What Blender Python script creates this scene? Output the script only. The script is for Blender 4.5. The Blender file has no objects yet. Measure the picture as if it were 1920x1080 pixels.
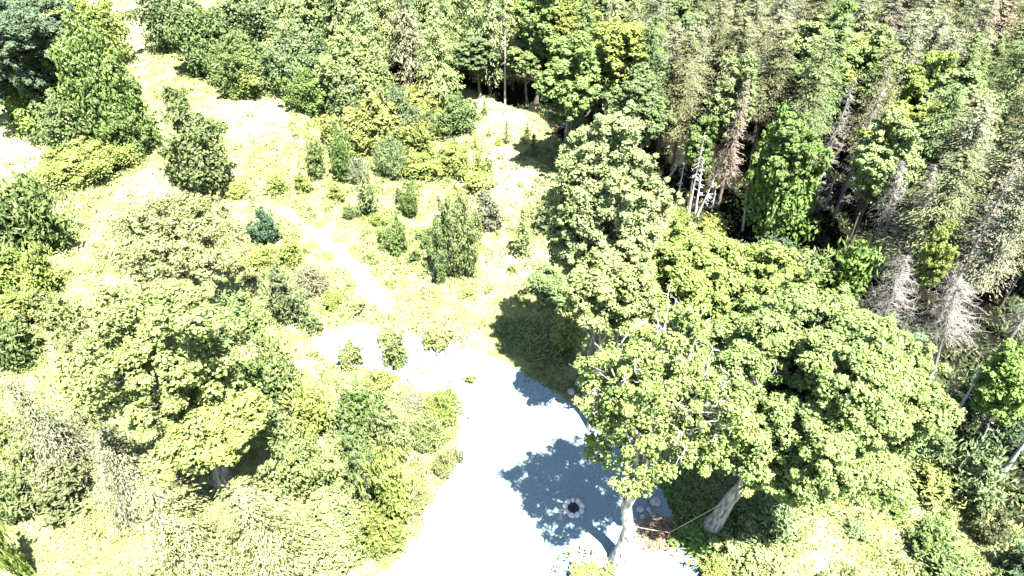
import bpy, math, random
import numpy as np
from mathutils import Vector

# ------------------------------------------------------------------ camera, light, exposure
sc = bpy.context.scene
COL = sc.collection
CAM_H, PITCH, FPX = 36.0, math.radians(42.0), 1371.0
SP, CP = math.sin(PITCH), math.cos(PITCH)

cd = bpy.data.cameras.new("camera")
cd.sensor_width = 36.0
cd.lens = 36.0 * FPX / 1920.0
cd.clip_start, cd.clip_end = 0.5, 6000
cam = bpy.data.objects.new("camera", cd)
COL.objects.link(cam)
cam.location = (0, 0, CAM_H)
cam.rotation_euler = (math.radians(90) - PITCH, 0, 0)
sc.camera = cam

SUN_EL = math.radians(67.5)
SUN_AZ = Vector((0.50, -0.866, 0)).normalized()          # horizontal direction towards the sun
sd = bpy.data.lights.new("sun", 'SUN')
sd.energy, sd.angle, sd.color = 5.0, math.radians(0.5), (1.0, 0.975, 0.93)
sun = bpy.data.objects.new("sun", sd)
COL.objects.link(sun)
to_sun = Vector((SUN_AZ.x * math.cos(SUN_EL), SUN_AZ.y * math.cos(SUN_EL), math.sin(SUN_EL)))
sun.rotation_euler = to_sun.to_track_quat('Z', 'Y').to_euler()

world = bpy.data.worlds.new("World")
sc.world = world
world.use_nodes = True
wn = world.node_tree
sky = wn.nodes.new('ShaderNodeTexSky')
sky.sky_type = 'NISHITA'
sky.sun_disc = False
sky.sun_elevation = SUN_EL
sky.sun_rotation = math.atan2(SUN_AZ.x, SUN_AZ.y)
wn.links.new(sky.outputs[0], wn.nodes['Background'].inputs[0])
wn.nodes['Background'].inputs[1].default_value = 0.05

sc.view_settings.view_transform = 'Standard'
sc.view_settings.look = 'None'
sc.view_settings.gamma = 1
sc.view_settings.exposure = 3.2
sc.cycles.max_bounces = 6
sc.cycles.diffuse_bounces = 1
sc.cycles.transmission_bounces = 2

# ------------------------------------------------------------------ pixel of the survey photo <-> point on the land
def ray(px, py):
    u, v = (px - 960) / FPX, (py - 540) / FPX
    return u, CP - v * SP, -SP - v * CP

def P(px, py, z=0.0):
    dx, dy, dz = ray(px, py)
    t = (z - CAM_H) / dz
    return np.array((dx * t, dy * t, z))

def proj(x, y, z=0.0):
    rz = CAM_H - z
    d = y * CP + rz * SP
    return 960 + x / d * FPX, 540 + (-y * SP + rz * CP) / d * FPX, d

def in_poly(x, y, poly):
    x = np.asarray(x, float); y = np.asarray(y, float)
    c = np.zeros(x.shape, bool)
    n = len(poly)
    for i in range(n):
        x0, y0 = poly[i]; x1, y1 = poly[(i + 1) % n]
        if y0 == y1: continue
        t = ((y0 > y) != (y1 > y)) & (x < (x1 - x0) * (y - y0) / (y1 - y0) + x0)
        c ^= t
    return c

def land(poly):                       # outline on the land, in metres
    return [tuple(P(a, b)[:2]) for a, b in poly]

rngG = np.random.default_rng(5)
_ph = rngG.uniform(0, 6.28, (14, 3)); _fr = rngG.normal(0, 1, (14, 2))
def fbm(x, y, scale=1.0, seed=0):
    x = np.asarray(x, float) / scale + seed * 17.3; y = np.asarray(y, float) / scale - seed * 9.1
    s = 0; a = 1.0; k = 1.0
    for i in range(4):
        for j in range(3):
            fx, fy = _fr[(i * 3 + j) % 14]
            s = s + a * np.sin(k * (fx * x + fy * y) * 1.6 + _ph[(i * 3 + j) % 14, 0] + seed)
        a *= .6; k *= 1.9
    return s / 4.0

def gh(x, y):                         # height of the land
    r = np.hypot(np.asarray(x, float), np.asarray(y, float) - 45)
    return 0.12 * fbm(x, y, 5.0, 3) * np.clip((110 - r) / 40, 0, 1)

# ------------------------------------------------------------------ materials
def new_mat(name):
    m = bpy.data.materials.new(name); m.use_nodes = True
    nt = m.node_tree; nt.nodes.clear()
    out = nt.nodes.new('ShaderNodeOutputMaterial')
    return m, nt, out
def N(nt, typ, **kw):
    n = nt.nodes.new(typ)
    for k, v in kw.items(): setattr(n, k, v)
    return n
def ramp(nt, stops):
    r = N(nt, 'ShaderNodeValToRGB'); e = r.color_ramp.elements
    while len(e) < len(stops): e.new(.5)
    for i, (p, c) in enumerate(stops):
        e[i].position = p; e[i].color = (*c, 1)
    return r

def mat_foliage():
    m, nt, out = new_mat("leaf")
    oi = N(nt, 'ShaderNodeObjectInfo')
    at = N(nt, 'ShaderNodeAttribute', attribute_name='tint')
    mul = N(nt, 'ShaderNodeMix', data_type='RGBA', blend_type='MULTIPLY'); mul.inputs[0].default_value = 1
    r = ramp(nt, [(0, (.55, .66, .5)), (.5, (1, 1, 1)), (.93, (1.3, 1.2, 1.15)), (1, (1.55, 1.25, 1.1))])
    nt.links.new(at.outputs['Fac'], r.inputs[0])
    nt.links.new(oi.outputs['Color'], mul.inputs[6]); nt.links.new(r.outputs[0], mul.inputs[7])
    d = N(nt, 'ShaderNodeBsdfDiffuse'); t = N(nt, 'ShaderNodeBsdfTranslucent'); g = N(nt, 'ShaderNodeBsdfGlossy')
    g.inputs['Roughness'].default_value = .45; g.inputs['Color'].default_value = (.9, .95, 1, 1)
    nt.links.new(mul.outputs[2], d.inputs[0])
    m2 = N(nt, 'ShaderNodeMix', data_type='RGBA', blend_type='MULTIPLY'); m2.inputs[0].default_value = 1
    m2.inputs[7].default_value = (.75, 1.15, .3, 1)
    nt.links.new(mul.outputs[2], m2.inputs[6]); nt.links.new(m2.outputs[2], t.inputs[0])
    mx = N(nt, 'ShaderNodeMixShader'); mx.inputs[0].default_value = .12
    nt.links.new(d.outputs[0], mx.inputs[1]); nt.links.new(t.outputs[0], mx.inputs[2])
    mg = N(nt, 'ShaderNodeMixShader'); mg.inputs[0].default_value = .008
    nt.links.new(mx.outputs[0], mg.inputs[1]); nt.links.new(g.outputs[0], mg.inputs[2])
    nt.links.new(mg.outputs[0], out.inputs[0])
    return m

def mat_noise(name, stops, scale, rough=.9, bump=0., stretch=None, detail=6):
    m, nt, out = new_mat(name)
    tc = N(nt, 'ShaderNodeTexCoord'); no = N(nt, 'ShaderNodeTexNoise')
    no.inputs['Scale'].default_value = scale; no.inputs['Detail'].default_value = detail
    src = tc.outputs['Object']
    if stretch:
        mp = N(nt, 'ShaderNodeMapping'); mp.inputs['Scale'].default_value = stretch
        nt.links.new(src, mp.inputs[0]); src = mp.outputs[0]
    nt.links.new(src, no.inputs['Vector'])
    r = ramp(nt, stops); nt.links.new(no.outputs['Fac'], r.inputs[0])
    b = N(nt, 'ShaderNodeBsdfPrincipled'); b.inputs['Roughness'].default_value = rough
    b.inputs['Specular IOR Level'].default_value = .2
    nt.links.new(r.outputs[0], b.inputs['Base Color'])
    if bump:
        bp = N(nt, 'ShaderNodeBump'); bp.inputs['Strength'].default_value = bump; bp.inputs['Distance'].default_value = .07
        nt.links.new(no.outputs['Fac'], bp.inputs['Height']); nt.links.new(bp.outputs[0], b.inputs['Normal'])
    nt.links.new(b.outputs[0], out.inputs[0])
    return m

def mat_ground():
    m, nt, out = new_mat("meadow soil")
    tc = N(nt, 'ShaderNodeTexCoord')
    def noise(s, d=5):
        n = N(nt, 'ShaderNodeTexNoise'); n.inputs['Scale'].default_value = s; n.inputs['Detail'].default_value = d
        nt.links.new(tc.outputs['Object'], n.inputs['Vector']); return n
    big, mid, fine = noise(.09), noise(.7), noise(5.0)
    straw = ramp(nt, [(.3, (.055, .08, .02)), (.42, (.115, .135, .042)), (.56, (.165, .175, .075)), (.72, (.205, .208, .11))])
    nt.links.new(mid.outputs['Fac'], straw.inputs[0])
    sp = ramp(nt, [(.32, (.35, .4, .22)), (.46, (1, 1, 1)), (.8, (1.1, 1.1, 1.1))])
    nt.links.new(fine.outputs['Fac'], sp.inputs[0])
    mul = N(nt, 'ShaderNodeMix', data_type='RGBA', blend_type='MULTIPLY'); mul.inputs[0].default_value = .8
    nt.links.new(straw.outputs[0], mul.inputs[6]); nt.links.new(sp.outputs[0], mul.inputs[7])
    def masked(prev, attr, col_stops, nz, thr=.5, spread=.35, soft=.15):
        a = N(nt, 'ShaderNodeAttribute', attribute_name=attr)
        md = N(nt, 'ShaderNodeMath', operation='MULTIPLY_ADD'); md.inputs[1].default_value = spread; md.inputs[2].default_value = -spread / 2
        nt.links.new(mid.outputs['Fac'], md.inputs[0])
        ad = N(nt, 'ShaderNodeMath', operation='ADD')
        nt.links.new(a.outputs['Fac'], ad.inputs[0]); nt.links.new(md.outputs[0], ad.inputs[1])
        mr = N(nt, 'ShaderNodeMapRange'); mr.inputs[1].default_value = thr - soft; mr.inputs[2].default_value = thr + soft
        nt.links.new(ad.outputs[0], mr.inputs[0])
        c = ramp(nt, col_stops); nt.links.new(nz.outputs['Fac'], c.inputs[0])
        mx = N(nt, 'ShaderNodeMix', data_type='RGBA')
        nt.links.new(mr.outputs[0], mx.inputs[0]); nt.links.new(prev, mx.inputs[6]); nt.links.new(c.outputs[0], mx.inputs[7])
        return mx.outputs[2]
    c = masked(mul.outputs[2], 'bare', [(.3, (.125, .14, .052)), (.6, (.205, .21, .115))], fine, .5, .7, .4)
    c = masked(c, 'lush_shade', [(.3, (.02, .045, .01)), (.65, (.07, .105, .025))], fine)  # deep green grass, with tree shade painted into its colour
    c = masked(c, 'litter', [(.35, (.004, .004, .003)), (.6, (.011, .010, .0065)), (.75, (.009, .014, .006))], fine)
    b = N(nt, 'ShaderNodeBsdfDiffuse'); nt.links.new(c, b.inputs[0])
    bp = N(nt, 'ShaderNodeBump'); bp.inputs['Strength'].default_value = .6; bp.inputs['Distance'].default_value = .08
    nt.links.new(fine.outputs['Fac'], bp.inputs['Height']); nt.links.new(bp.outputs[0], b.inputs['Normal'])
    nt.links.new(b.outputs[0], out.inputs[0])
    return m

M_LEAF = mat_foliage()
M_BARK = mat_noise("grey bark", [(.32, (.05, .045, .04)), (.5, (.2, .185, .17)), (.75, (.32, .30, .28))], 7, bump=.8, stretch=(1, 1, .2))
M_PALEBARK = mat_noise("pale bark", [(.32, (.05, .046, .042)), (.48, (.26, .25, .23)), (.75, (.44, .42, .40))], 7, bump=.8, stretch=(1, 1, .25))
M_BROWN = mat_noise("brown bark", [(.3, (.045, .035, .028)), (.7, (.13, .11, .09))], 6, bump=.6, stretch=(1, 1, .2))
M_DEAD = mat_noise("bleached deadwood", [(.3, (.19, .18, .17)), (.7, (.36, .345, .33))], 5, stretch=(1, 1, .3))
M_WISPY = mat_noise('weathered grey twigs', [(.3, (.10, .092, .08)), (.7, (.235, .22, .20))], 5)
M_DEADRED = mat_noise("reddish dead twigs", [(.3, (.10, .075, .06)), (.7, (.21, .17, .14))], 5)
M_GROUND = mat_ground()
M_GRAVEL = mat_noise("pale gravel", [(.3, (.095, .138, .143)), (.48, (.13, .18, .187)), (.58, (.142, .192, .199)), (.75, (.2, .248, .254))], 11, bump=.5, detail=10)
M_PATH = mat_noise("trodden sandy soil", [(.3, (.19, .188, .12)), (.7, (.26, .255, .18))], 4, bump=.3)
M_STONE = mat_noise("field stone", [(.3, (.17, .17, .16)), (.7, (.36, .35, .33))], 5, bump=.5)
M_RING = mat_noise('sooty pale stone', [(.25, (.08, .08, .08)), (.42, (.38, .38, .37)), (.7, (.55, .54, .52))], 4, bump=.5)
M_ASH = mat_noise("charred ash", [(.35, (.012, .012, .013)), (.7, (.06, .058, .056))], 9, bump=.5)
M_ROPE = mat_noise("pale rope", [(.3, (.22, .2, .15)), (.7, (.34, .31, .25))], 30)
M_STAKE = mat_noise("weathered stake", [(.3, (.22, .15, .08)), (.7, (.38, .28, .17))], 12)
M_LITTER = mat_noise("dry brown leaves", [(.3, (.10, .065, .035)), (.7, (.30, .21, .12))], 6)

# ------------------------------------------------------------------ mesh helpers
def mesh_np(name, V, F, mat, tint=None, smooth=False):
    """V (n,3); F (m,k) all faces with k corners."""
    V = np.asarray(V, np.float32); F = np.asarray(F, np.int32)
    me = bpy.data.meshes.new(name)
    k = F.shape[1]
    me.vertices.add(len(V)); me.vertices.foreach_set('co', V.ravel())
    me.loops.add(F.size); me.loops.foreach_set('vertex_index', F.ravel())
    me.polygons.add(len(F))
    me.polygons.foreach_set('loop_start', np.arange(0, F.size, k, dtype=np.int32))
    me.update(calc_edges=True)
    if tint is not None:
        a = me.attributes.new('tint', 'FLOAT', 'FACE'); a.data.foreach_set('value', np.asarray(tint, np.float32))
    me.polygons.foreach_set('use_smooth', np.full(len(F), smooth))
    me.materials.append(mat)
    me.validate()
    return me

def nrm(a): return a / (np.linalg.norm(a, axis=-1, keepdims=True) + 1e-9)

def leaf_quads(C, Nn, L, W, rng, T=None, fold=.25):
    """diamond leaves at C with normals Nn; lightly folded along the midrib"""
    n = len(C)
    if T is None: T = rng.normal(0, 1, (n, 3))
    T = nrm(T - (T * Nn).sum(1, keepdims=True) * Nn)
    B = np.cross(Nn, T)
    L = np.broadcast_to(L, n)[:, None]; W = np.broadcast_to(W, n)[:, None]
    V = np.empty((n, 4, 3))
    V[:, 0] = C - T * L / 2; V[:, 2] = C + T * L / 2
    V[:, 1] = C + B * W / 2 - Nn * W * fold + T * L * .08; V[:, 3] = C - B * W / 2 - Nn * W * fold + T * L * .08
    return V.reshape(-1, 3), np.arange(n * 4).reshape(n, 4)

def tube(pts, rad, sides=6, cap=True):
    pts = np.asarray(pts, float); rad = np.asarray(rad, float); n = len(pts)
    d = np.gradient(pts, axis=0); d = nrm(d)
    ref = np.where(np.abs(d[:, 2:3]) > .9, np.array([[1., 0, 0]]), np.array([[0, 0, 1.]]))
    if np.abs(d[:, 2]).mean() > .6: ref = np.tile([[1., 0, 0]], (n, 1))
    a = nrm(np.cross(d, ref)); b = np.cross(d, a)
    th = np.linspace(0, 2 * np.pi, sides, endpoint=False)
    V = pts[:, None] + rad[:, None, None] * (np.cos(th)[None, :, None] * a[:, None] + np.sin(th)[None, :, None] * b[:, None])
    i = np.arange(n - 1)[:, None] * sides; j = np.arange(sides)[None]
    F = np.stack([i + j, i + (j + 1) % sides, i + sides + (j + 1) % sides, i + sides + j], -1).reshape(-1, 4)
    return V.reshape(-1, 3), F

class Acc:
    def __init__(s): s.V = []; s.F = []; s.n = 0
    def add(s, V, F): s.V.append(V); s.F.append(np.asarray(F) + s.n); s.n += len(V)
    def get(s): return np.concatenate(s.V), np.concatenate(s.F)

def branch_curve(p0, p1, rng, sag=0., wob=.06, n=5):
    p0 = np.asarray(p0, float); p1 = np.asarray(p1, float); L = np.linalg.norm(p1 - p0)
    t = np.linspace(0, 1, n)[:, None]
    pts = p0 + (p1 - p0) * t + rng.normal(0, wob * L, (n, 3)) * np.sin(np.pi * t)
    pts[:, 2] += -sag * L * np.sin(np.pi * t[:, 0])
    return pts

# ------------------------------------------------------------------ crowns
def clump_leaves(C, r, n, rng, L, W, flat=.75, up=.5, rand=.55):
    """leaves on the outer shell of clumps: C (k,3), r (k,), n leaves per clump"""
    k = len(C)
    D = nrm(rng.normal(0, 1, (k, n, 3)) + np.array([0, 0, .35]))
    rr = r[:, None] * rng.uniform(.45, 1.08, (k, n)) ** .6
    Q = C[:, None] + D * rr[..., None] * np.array([1, 1, flat])
    Nn = nrm(D * np.array([1, 1, 1.2]) + np.array([0, 0, up]) + rng.normal(0, rand, (k, n, 3)))
    Q = Q.reshape(-1, 3); Nn = Nn.reshape(-1, 3)
    ct = rng.normal(0, .10, (k, 1))
    tint = np.clip(.5 + ct + rng.normal(0, .16, (k, n)), 0, 1).reshape(-1)
    sc_ = rng.uniform(.7, 1.25, len(Q))
    V, F = leaf_quads(Q, Nn, L * sc_, W * sc_, rng)
    return V, F, tint

def broadleaf(seed, R, rv, zc, nlobe=10, clump=.55, per=100, L=.24, W=.19, trunk_r=.3, gap=.0, lean=(0, 0), mat=None, base_fork=False, dens=1.0, lsize=(.22, .36), lsep=.42, relief=.22, bias=.0, low=-.85, inner=5, stray=.12):
    """trunk + limbs mesh, crown mesh. Crown ellipsoid radius R, half height rv, centred at zc above the base."""
    rng = np.random.default_rng(seed)
    lobes = []
    for i in range(nlobe):
        for _ in range(80):
            d = nrm(rng.normal(0, 1, 3) + np.array([0, 0, bias]))
            if d[2] < low: continue
            if all(np.dot(d, e) < math.cos(lsep) for e, _, _ in lobes): break
        rl = rng.uniform(*lsize)
        lobes.append((d, rl, 1.06 - rl - rng.uniform(0, relief)))
    for i in range(inner):
        d = nrm(rng.normal(0, 1, 3)); lobes.append((d, .3, .3))
    S = np.array([R, R, rv]); ctr = np.array([lean[0], lean[1], zc])
    CC = []; RR = []
    for d, rl, off in lobes:
        c = d * off
        area = 4 * np.pi * (rl * R) ** 2
        k = max(6, int(dens * area / (clump ** 2 * 2.0)))
        q = nrm(rng.normal(0, 1, (k, 3)) + np.array([0, 0, .3]))
        p = c + q * rl * rng.uniform(.72, 1.05, (k, 1))
        CC.append(p * S + ctr); RR.append(clump * rng.uniform(.6, 1.25, k))
    CC = np.concatenate(CC); RR = np.concatenate(RR)
    # drop clumps buried deep inside other lobes
    keep = np.ones(len(CC), bool)
    for d, rl, off in lobes:
        q = ((CC - ctr) / S - d * off) / (rl * .68)
        keep &= (q ** 2).sum(1) > 1
    if gap > 0: keep &= rng.random(len(CC)) > gap
    CC, RR = CC[keep], RR[keep]
    ns = int(len(CC) * stray)            # loose outer sprays break the outline
    if ns:
        i = rng.integers(0, len(CC), ns); out = nrm(CC[i] - ctr)
        CC = np.concatenate([CC, CC[i] + out * rng.uniform(.25, .75, (ns, 1)) + rng.normal(0, .2, (ns, 3))]); RR = np.concatenate([RR, RR[i] * .55])
    V, F, tint = clump_leaves(CC, RR, per, rng, L, W)
    crown = mesh_np("crown", V, F, M_LEAF, tint)
    # trunk and limbs
    A = Acc()
    top = ctr + np.array([0, 0, rv * .35])
    hb = max(zc - rv * .75, .3)
    tp = branch_curve((0, 0, -.3), top, rng, wob=.009, n=9)
    tr = trunk_r * np.linspace(1.0, .25, 9); tr[0] *= 1.8; tr[1] *= 1.12
    A.add(*tube(tp, tr, 9))
    for d, rl, off in lobes[:nlobe]:
        z0 = rng.uniform(.55, .9); i = z0 * 8; i0 = int(i)
        p0 = tp[i0] + (tp[min(i0 + 1, 8)] - tp[i0]) * (i - i0)
        p1 = d * off * S + ctr
        if p0[2] > p1[2] - .3: p0 = tp[3]
        bc = branch_curve(p0, p1, rng, wob=.05, n=6)
        A.add(*tube(bc, trunk_r * .34 * np.linspace(1, .2, 6), 6))
        for _ in range(3):
            e = p1 + nrm(rng.normal(0, 1, 3) + d * .8) * rl * S * .9
            A.add(*tube(branch_curve(bc[3], e, rng, wob=.06, n=4), trunk_r * .10 * np.linspace(1, .3, 4), 4))
    V, F = A.get()
    trunk = mesh_np("trunk", V, F, mat or M_BROWN, smooth=True)
    return trunk, crown, CC, tp

def shrub_mesh(seed, R, H, n=1800, L=.2, W=.13, nl=6, upright=.4, flat=False, spiky=.0):
    """bush of several leafy lobes sitting on the ground, radius R, height H"""
    rng = np.random.default_rng(seed)
    CC = []; RR = []
    for i in range(nl):
        a = rng.uniform(0, 6.28); rr = R * rng.uniform(0, .62) * (i > 0)
        h = H * rng.uniform(.5, 1.0) if i else H
        h *= 1 - .35 * (rr / R)
        rl = R * rng.uniform(.34, .55)
        k = 9 if R < 3 else 13
        z = rng.uniform(.16, 1, k) * (h - rl * .4)
        taper = np.sqrt(np.clip(1 - ((z / h - .45) / .68) ** 2, .12, 1))
        aa = rng.uniform(0, 6.28, k)
        ro = rl * .55 * taper * rng.uniform(.3, 1.2, k)
        CC.append(np.stack([rr * np.cos(a) + ro * np.cos(aa), rr * np.sin(a) + ro * np.sin(aa), z], 1))
        RR.append(rl * .62 * taper * rng.uniform(.7, 1.2, k))
    CC = np.concatenate(CC); RR = np.concatenate(RR)
    ns = len(CC) // 2                      # loose outer sprigs make an uneven outline
    i = rng.integers(0, len(CC), ns); o = CC[i] * np.array([1, 1, .25]); o = nrm(o + rng.normal(0, .3 * R, (ns, 3)) + np.array([0, 0, .35 * H]))
    CC = np.concatenate([CC, CC[i] + o * R * rng.uniform(.15, .45, (ns, 1))]); RR = np.concatenate([RR, RR[i] * rng.uniform(.3, .55, ns)])
    per = max(8, n // len(CC))
    V, F, t = clump_leaves(CC, RR, per, rng, L, W, flat=.95, up=.25, rand=.7)
    V[:, 2] = np.maximum(V[:, 2], .01)
    if spiky > 0:
        k = int(n * spiky)
        a = rng.uniform(0, 6.28, k); r0 = R * np.sqrt(rng.random(k)); zz = H * (1 - .5 * (r0 / R) ** 2) * rng.uniform(.6, 1.12, k)
        C = np.stack([r0 * np.cos(a), r0 * np.sin(a), zz], 1)
        T = nrm(np.stack([np.cos(a) * .5, np.sin(a) * .5, np.ones(k)], 1) + rng.normal(0, .3, (k, 3)))
        V2, F2 = leaf_quads(C, nrm(rng.normal(0, 1, (k, 3)) + [0, -.5, .3]), L * 1.8, W * .7, rng, T)
        F = np.concatenate([F, F2 + len(V)]); V = np.concatenate([V, V2]); t = np.concatenate([t, rng.uniform(.4, .9, k)])
    q = np.percentile(np.hypot(V[:, 0], V[:, 1]), 96); V[:, :2] *= R / q; V[:, 2] *= H / np.percentile(V[:, 2], 99)
    return mesh_np("shrub", V, F, M_LEAF, t)

def conifer(seed, R, H, whorl=.45, nb=7, spray=.45, sw=.13, droop=.35, bare=.08, prof=1.0, per=9, trunk_r=.16, hang=.3, mat=None, ragged=.25, dead_frac=0.0):
    """needle tree: whorls of branches carrying flat sprays. Returns trunk, crown"""
    rng = np.random.default_rng(seed)
    C = []; T = []; NN = []; LL = []; tt = []
    A = Acc()
    A.add(*tube(np.stack([rng.normal(0, .03, 8), rng.normal(0, .03, 8), np.linspace(-.3, H * .97, 8)], 1), trunk_r * np.linspace(1, .1, 8), 7))
    z = H * bare
    while z < H * .985:
        f = (z - H * bare) / (H * (1 - bare))
        rad = R * (1 - f ** 1.15) ** prof
        if f < .15: rad *= .65 + f * 2.3
        m = max(3, int(round(nb * (.5 + .5 * rad / R))))
        a0 = rng.uniform(0, 6.28)
        for b in range(m):
            a = a0 + 6.283 * b / m + rng.normal(0, .25)
            ln = rad * rng.uniform(1 - ragged * 1.6, 1 + ragged * .6)
            if ln < .08: continue
            dirh = np.array([np.cos(a), np.sin(a), 0])
            npt = max(3, int(per * (.35 + .65 * ln / R)))
            s = (np.arange(npt) + rng.uniform(0, 1, npt)) / npt
            rise = .25 * (1 - droop)
            pz = z + ln * (rise * s - droop * s ** 2 + .12 * f)
            side = rng.normal(0, .16, npt) * ln * (.3 + s)
            perp = np.array([-dirh[1], dirh[0], 0])
            pts = dirh * (ln * s)[:, None] + perp * side[:, None] + np.array([0, 0, 1]) * (pz - hang * spray * rng.uniform(0, 1, npt))[:, None]
            C.append(pts)
            tdir = dirh * .9 + perp * rng.normal(0, .6, (npt, 1)) + np.array([0, 0, -1]) * (droop * s * 1.2 + hang * rng.uniform(.2, 1.6, npt))[:, None]
            T.append(tdir)
            NN.append(nrm(np.array([0, 0, 1.]) + dirh * .55 + rng.normal(0, .4, (npt, 3))))
            LL.append(spray * rng.uniform(.7, 1.3, npt) * (.6 + .5 * ln / R))
            tt.append(np.clip(.5 + rng.normal(0, .13) + rng.normal(0, .13, npt) + .12 * s, 0, 1))
            if b % 2 == 0:
                e = dirh * ln * .8 + np.array([0, 0, z + ln * (rise * .8 - droop * .64)])
                A.add(*tube(branch_curve((0, 0, z), e, rng, wob=.03, n=3), trunk_r * .2 * np.array([1, .6, .3]), 3))
        z += whorl * rng.uniform(.8, 1.2) * (.6 + .4 * (1 - f))
    C = np.concatenate(C); T = nrm(np.concatenate(T)); NN = np.concatenate(NN); LL = np.concatenate(LL); tt = np.concatenate(tt)
    NN = nrm(NN - (NN * T).sum(1, keepdims=True) * T)
    V, F = leaf_quads(C, NN, LL, sw * rng.uniform(.7, 1.3, len(C)), rng, T, fold=.15)
    crown = mesh_np("crown", V, F, M_LEAF, tt)
    V, F = A.get()
    return mesh_np("trunk", V, F, mat or M_BROWN, smooth=True), crown

def dead_spruce(seed, R, H, n=260, twigs=7, tr=.14, bare=.2, droop=.5, thick=.016, mat=None, top=(0, 0), prof=.8):
    """bare trunk + fine drooping dead branches. Returns trunk, branches"""
    rng = np.random.default_rng(seed)
    A = Acc()
    t = np.linspace(0, 1, 9)
    ax = np.stack([top[0] * t, top[1] * t, H * t], 1) + rng.normal(0, .004, (9, 3)) * [[1, 1, 0]]
    ax[0, 2] = -.3
    A.add(*tube(ax, tr * np.linspace(1.1, .15, 9), 7))
    V, F = A.get(); trunk = mesh_np("trunk", V, F, mat or M_DEAD, smooth=True)
    B = Acc()
    for i in range(n):
        f = bare + (1 - bare) * rng.random() ** .9
        p0 = np.array([top[0] * f, top[1] * f, H * f])
        ln = R * (1 - f ** 1.3) ** prof * rng.uniform(.35, 1.1) + .12
        a = rng.uniform(0, 6.28); d = np.array([np.cos(a), np.sin(a), rng.uniform(-.35, .3)])
        p1 = p0 + d * ln + np.array([0, 0, -droop * ln * rng.uniform(.3, 1)])
        bc = branch_curve(p0, p1, rng, sag=-.1, wob=.06, n=4)
        B.add(*tube(bc, thick * np.array([1.5, 1.1, .8, .4]), 3))
        for _ in range(twigs):
            q = bc[rng.integers(1, 4)]
            e = q + nrm(d * .6 + rng.normal(0, .6, 3) + np.array([0, 0, -droop])) * ln * rng.uniform(.15, .45)
            B.add(*tube(np.stack([q, (q + e) / 2 + rng.normal(0, .03, 3), e]), thick * np.array([.8, .6, .3]), 3))
    V, F = B.get(); br = mesh_np("dead_branches", V, F, mat or M_DEAD)
    return trunk, br

# ------------------------------------------------------------------ object helpers
ALL = []          # (object, pixel x, pixel y) for reference
def tagp(o, label, cat, group=None, kind=None):
    if label: o['label'] = label
    if cat: o['category'] = cat
    if group: o['group'] = group
    if kind: o['kind'] = kind
    return o
def link(name, me, parent=None, color=None):
    o = bpy.data.objects.new(name, me); COL.objects.link(o)
    if parent: o.parent = parent
    if color is not None: o.color = (*color, 1)
    return o
def empty(name, loc, scale=(1, 1, 1), rz=0.):
    o = bpy.data.objects.new(name, None); COL.objects.link(o)
    o.location = loc; o.scale = scale; o.rotation_euler = (0, 0, rz); o.empty_display_size = .3
    return o

def solve(bbox, zc=None, H=None):
    """crown ellipsoid (x, y, zc, r, rv) that fills bbox; zc None and H None: it stands on the ground"""
    x0, y0, x1, y1 = bbox; cx, cy = (x0 + x1) / 2, (y0 + y1) / 2
    rv = 1.0; z = zc or 1.0
    for _ in range(40):
        if H is not None: z = H - rv
        elif zc is None: z = rv * .95
        p = P(cx, cy, z); d = p[1] * CP + (CAM_H - z) * SP
        r = (x1 - x0) / 2 * d / FPX; hh = (y1 - y0) / 2 * d / FPX
        dx, dy, dz = ray(cx, cy); al = math.atan2(-dz, dy)
        q = hh * hh - (r * math.sin(al)) ** 2
        rv_n = math.sqrt(max(q, (.45 * r * math.cos(al)) ** 2)) / math.cos(al)
        rv = .5 * rv + .5 * rv_n
    return p[0], p[1], z, r, rv

# palette (real leaf colours)
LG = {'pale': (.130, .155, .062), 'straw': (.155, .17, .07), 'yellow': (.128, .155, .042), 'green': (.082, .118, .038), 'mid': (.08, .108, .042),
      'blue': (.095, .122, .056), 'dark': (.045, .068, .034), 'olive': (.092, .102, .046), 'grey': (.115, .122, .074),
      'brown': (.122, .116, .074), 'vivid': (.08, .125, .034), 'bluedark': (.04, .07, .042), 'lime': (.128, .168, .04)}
rngC = random.Random(11)
def jit(c, k=.10):
    f = 1 + rngC.uniform(-k, k)
    return tuple(v * f * (1 + rngC.uniform(-k / 2, k / 2)) for v in c)

# exec parts follow

# ================================================================== THE LAND
FOREST_PX = [(600, 128), (700, 150), (830, 160), (880, 165), (940, 195), (1010, 215), (1060, 275), (1130, 300), (1240, 330), (1290, 415), (1420, 470),
             (1540, 580), (1640, 680), (1740, 800), (1790, 880), (1900, 985), (2080, 1150)]
FOREST = land(FOREST_PX) + [(60, 8), (120, 20), (170, 170), (-75, 170)] + land([(-300, 60), (-60, 130), (40, 190), (120, 120), (160, -10)]) + [(-44, 130), (-30, 118)]
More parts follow.
